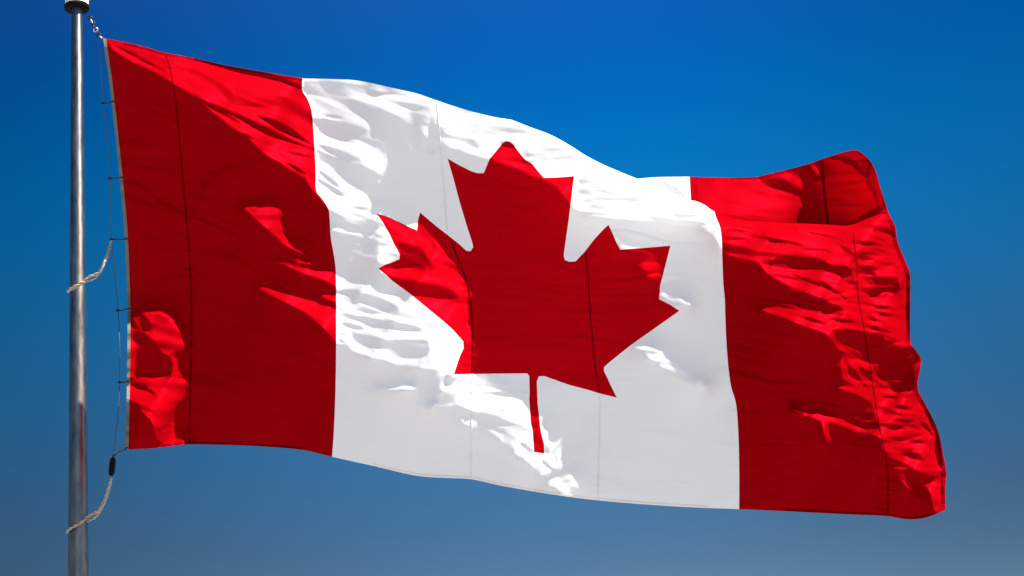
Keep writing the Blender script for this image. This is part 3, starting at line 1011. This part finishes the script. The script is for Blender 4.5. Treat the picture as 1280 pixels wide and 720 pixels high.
pole = empty('flagpole', (PXB[0], PXB[1], 0), 'tall tapered metal flagpole with a wide pulley cap at its top', 'flagpole')
prof = []
zz = 0.0
truck_z = None
for k in range(400):                     # find the height seen at photo y = 14
    z_ = base.z + k * 0.01
    if project(CM, Vector((PXB[0], PXB[1], z_)))[1] < 14:
        truck_z = z_
        break
n_ = 40
for k in range(n_ + 1):
    zz = truck_z * k / n_ + 0.01 * (k == n_)
    prof.append((max(pole_r(zz), PX * 7.6), zz))
v, f = lathe(prof, PXB)
mesh_obj('shaft', v, f, STEEL, pole)
r = PX * 16
v, f = lathe([(0.0, truck_z), (r * 0.9, truck_z), (r * 1.06, truck_z + 0.004), (r * 1.08, truck_z + 0.022), (r * 1.0, truck_z + 0.027)], PXB)
fl = mesh_obj('pulley_flange', v, f, BLACK, pole)
v, f = lathe([(r, truck_z + 0.026), (r, truck_z + 0.12), (r * 0.92, truck_z + 0.132), (r * 0.5, truck_z + 0.14), (0.0, truck_z + 0.142)], PXB)
mesh_obj('pulley_housing', v, f, WHITEPAINT, pole)
for k in range(6):
    a = 2 * math.pi * (k + 0.15) / 6
    c = Vector((PXB[0] + r * math.cos(a), PXB[1] + r * math.sin(a), truck_z + 0.05))
    d_ = Vector((math.cos(a), math.sin(a), 0))
    v, f = tube([c - d_ * 0.004, c + d_ * 0.003, c + d_ * 0.005], [0.006, 0.006, 0.003], 8)
    mesh_obj('bolt', v, f, DARK, pole)

# ================================================================== RIGGING
CABLE_PTS = [(124, 44, 2), (126.5, 90, 2), (129, 129, 2), (134, 175, 2), (137.5, 223, 2), (139.5, 298, 2), (143.5, 345, 2), (147.5, 387, 2), (149.5, 430, 2), (149.5, 478, 2), (147, 520, 2), (143, 560, 2)]


def cable_z(y):
    return hoist_at(y)[1]


cp = catmull([(x, y, cable_z(y)) for x, y, _ in CABLE_PTS], 6)
v, f = tube([W3(*p) for p in cp], 0.0021, 6)
o = mesh_obj('halyard_cable', v, f, CABLE)
tag(o, 'thin dark cable running down beside the hoist edge of the flag', 'cable')

TIES = [(129, 129.0, 127), (137.5, 223.0, 222), (139.5, 299.0, 299), (147.5, 388.0, 386), (149.5, 478.0, 477)]
names = ['topmost short black clip tying the red hoist edge to the cable',
         'black clip on the hoist edge, second from the top',
         'black clip at the hoist edge where the upper beige rope ends',
         'black clip on the hoist edge just above the lower bright red patch',
         'lowest short black clip on the hoist edge, above the black weight']
for (x, y, y2), lab in zip(TIES, names):
    hx_, hz_ = hoist_at(y2)
    zc = cable_z(y)
    root = empty('snap_clip', W3(x, y, zc), lab, 'clip', 'clips tying the flag to the cable')
    # a ring round the cable, a bar, and a hook through the tape
    ring = [W3(x + 2.2 * math.cos(a) - 0.2, y + 0.8 * math.sin(a), zc + 2.2 * math.sin(a)) for a in np.linspace(0, 2 * math.pi, 17)]
    v, f = tube(ring, 0.0034, 6, caps=False)
    mesh_obj('ring', v, f, DARK, root)
    bar = catmull([(x + 1, y, zc), (x + 4, y + 0.4, zc + 0.6), ((x + hx_) / 2 + 1, (y + y2) / 2 + 0.5, (zc + hz_) / 2 + 1), (hx_ - 1, y2, hz_ + 1.6), (hx_ + 2.6, y2 - 0.5, hz_ + 1.4)], 1.0)
    v, f = tube([W3(*p) for p in bar], 0.0036, 6)
    mesh_obj('hook', v, f, DARK, root)

# short chain from the pulley to the top corner of the flag
hx_, hz_ = hoist_at(50)
CH = catmull([(112, 21, hz_), (116, 29, hz_), (120, 38, hz_), (124, 45, hz_), (128, 47.5, hz_ + 0.5)], 0.5)
chain = empty('chain', W3(112, 21, hz_), 'short chain of links from the pole cap to the top corner of the flag', 'chain')
acc, last, nlink = 0, CH[0], 0
cum = np.concatenate([[0], np.cumsum(np.linalg.norm(np.diff(CH, axis=0), axis=1))])
nl = 8
for k in range(nl):
    s0, s1 = cum[-1] * k / nl, cum[-1] * (k + 1) / nl
    A = np.array([np.interp(s0, cum, CH[:, i]) for i in range(3)])
    B = np.array([np.interp(s1, cum, CH[:, i]) for i in range(3)])
    ax = W3(*B) - W3(*A)
    L = ax.length * 0.62
    ax.normalize()
    side = (CM @ Vector((0, 0, 1))).cross(ax).normalized() if k % 2 == 0 else (CM @ Vector((0, 0, 1)))
    mid = (W3(*A) + W3(*B)) / 2
    loop = [mid + ax * (L * math.cos(t)) + side * (0.0105 * math.sin(t)) for t in np.linspace(0, 2 * math.pi, 17)]
    v, f = tube(loop, 0.0034, 6, caps=False)
    mesh_obj('link', v, f, CHAIN if k % 3 == 1 else DARK, chain)


def twisted(path, strand_r, offset, pitch):
    """two strands laid round each other along a photo-space path"""
    P = [W3(*p) for p in path]
    parts = []
    for ph in (0, math.pi):
        out = []
        s = 0
        for i, p in enumerate(P):
            t = (P[min(i + 1, len(P) - 1)] - P[max(i - 1, 0)]).normalized()
            if i:
                s += (p - P[i - 1]).length
            a_v = t.cross(CM @ Vector((0, 0, 1))).normalized()
            b_v = t.cross(a_v)
            an = 2 * math.pi * s / pitch + ph
            out.append(p + (a_v * math.cos(an) + b_v * math.sin(an)) * offset)
        parts.append(tube(out, strand_r, 6))
    return join(parts)


def pole_xz(y, ang, extra=0.0):
    """photo x and height z of a point on the pole's skin; ang 0 = towards the lens, + = right"""
    rpx = np.interp(y, [20, 700], [8.4, 12.8]) + extra
    cx_ = np.interp(y, [30, 700], [96.5, 98])
    return cx_ + rpx * math.sin(ang), rpx * math.cos(ang)


def retainer(xa, ya, za, wraps, label, name='retainer_rope'):
    mid = []
    for (yy, an) in wraps:
        xx, zz_ = pole_xz(yy, an, 2.6)
        mid.append((xx, yy, zz_))
    return mid


upper = [(139.5, 299, cable_z(299)), (137, 309, 2 + cable_z(299) * .8), (131, 326, 6), (124, 340, 9)]
upper += [(*pole_xz(346, R(75), 4)[:1], 346, 9)]
upper += [(pole_xz(y, a, 2.2)[0], y, pole_xz(y, a, 2.2)[1]) for y, a in ((351, R(40)), (355, R(5)), (359.5, R(-35)), (364, R(-75)), (363, R(-130)), (358, R(-180)), (352, R(-230)))]
upper += [(116, 349, 0), (122, 344, 1), (128, 335, 1), (134, 320, 0), (138.5, 304, cable_z(299))]
v, f = twisted(catmull(upper, 0.9), 0.0034, 0.0036, 0.062)
o = mesh_obj('retainer_rope', v, f, ROPE)
tag(o, 'upper beige twisted rope looped from the pole to the middle of the hoist edge', 'rope', 'ropes looped around the pole')
lower = [(139.5, 597, 3), (137, 606, 4), (131, 624, 8), (124, 637, 12)]
lower += [(pole_xz(y, a, 2.2)[0], y, pole_xz(y, a, 2.2)[1]) for y, a in ((645, R(62)), (650, R(30)), (655, R(0)), (660, R(-40)), (665, R(-80)), (663, R(-130)), (658, R(-180)), (651, R(-235)))]
lower += [(119, 646, 0), (126, 637, 1), (133, 622, 1), (139, 600, 2)]
v, f = twisted(catmull(lower, 0.9), 0.0037, 0.0040, 0.066)
o = mesh_obj('retainer_rope', v, f, ROPE)
tag(o, 'lower beige twisted rope looped from the pole up to the black weight', 'rope', 'ropes looped around the pole')

# black counterweight under the bottom corner
A, B = W3(141.3, 572, 2), W3(139.0, 595, 2)
ax = B - A
ws = [0.0, 0.03, 0.1, 0.2, 0.8, 0.9, 0.97, 1.0]
wr = [0.004, 0.010, 0.0135, 0.0155, 0.0155, 0.0135, 0.009, 0.004]
wt_root = empty('counterweight', A, 'small black weight hanging under the bottom corner of the flag', 'weight')
v, f = tube([A + ax * s for s in ws], wr, 16)
mesh_obj('body', v, f, BLACK, wt_root)
hx_, hz_ = hoist_at(560)
bar = catmull([(143, 562, cable_z(560)), (141.6, 568, 2), (141.2, 573, 2)], 1)
v, f = tube([W3(*p) for p in bar], 0.004, 6)
mesh_obj('eye', v, f, DARK, wt_root)
bar = catmull([(142, 570, 2), (146, 568, 2), (150, 565, (hz_ + 2) / 2), (155, 563, hz_), (159.5, 559, hz_ + 1.4)], 1)
v, f = tube([W3(*p) for p in bar], 0.0036, 6)
o = mesh_obj('corner_clip', v, f, DARK)
tag(o, 'black clip joining the bottom corner of the flag to the weight', 'clip')
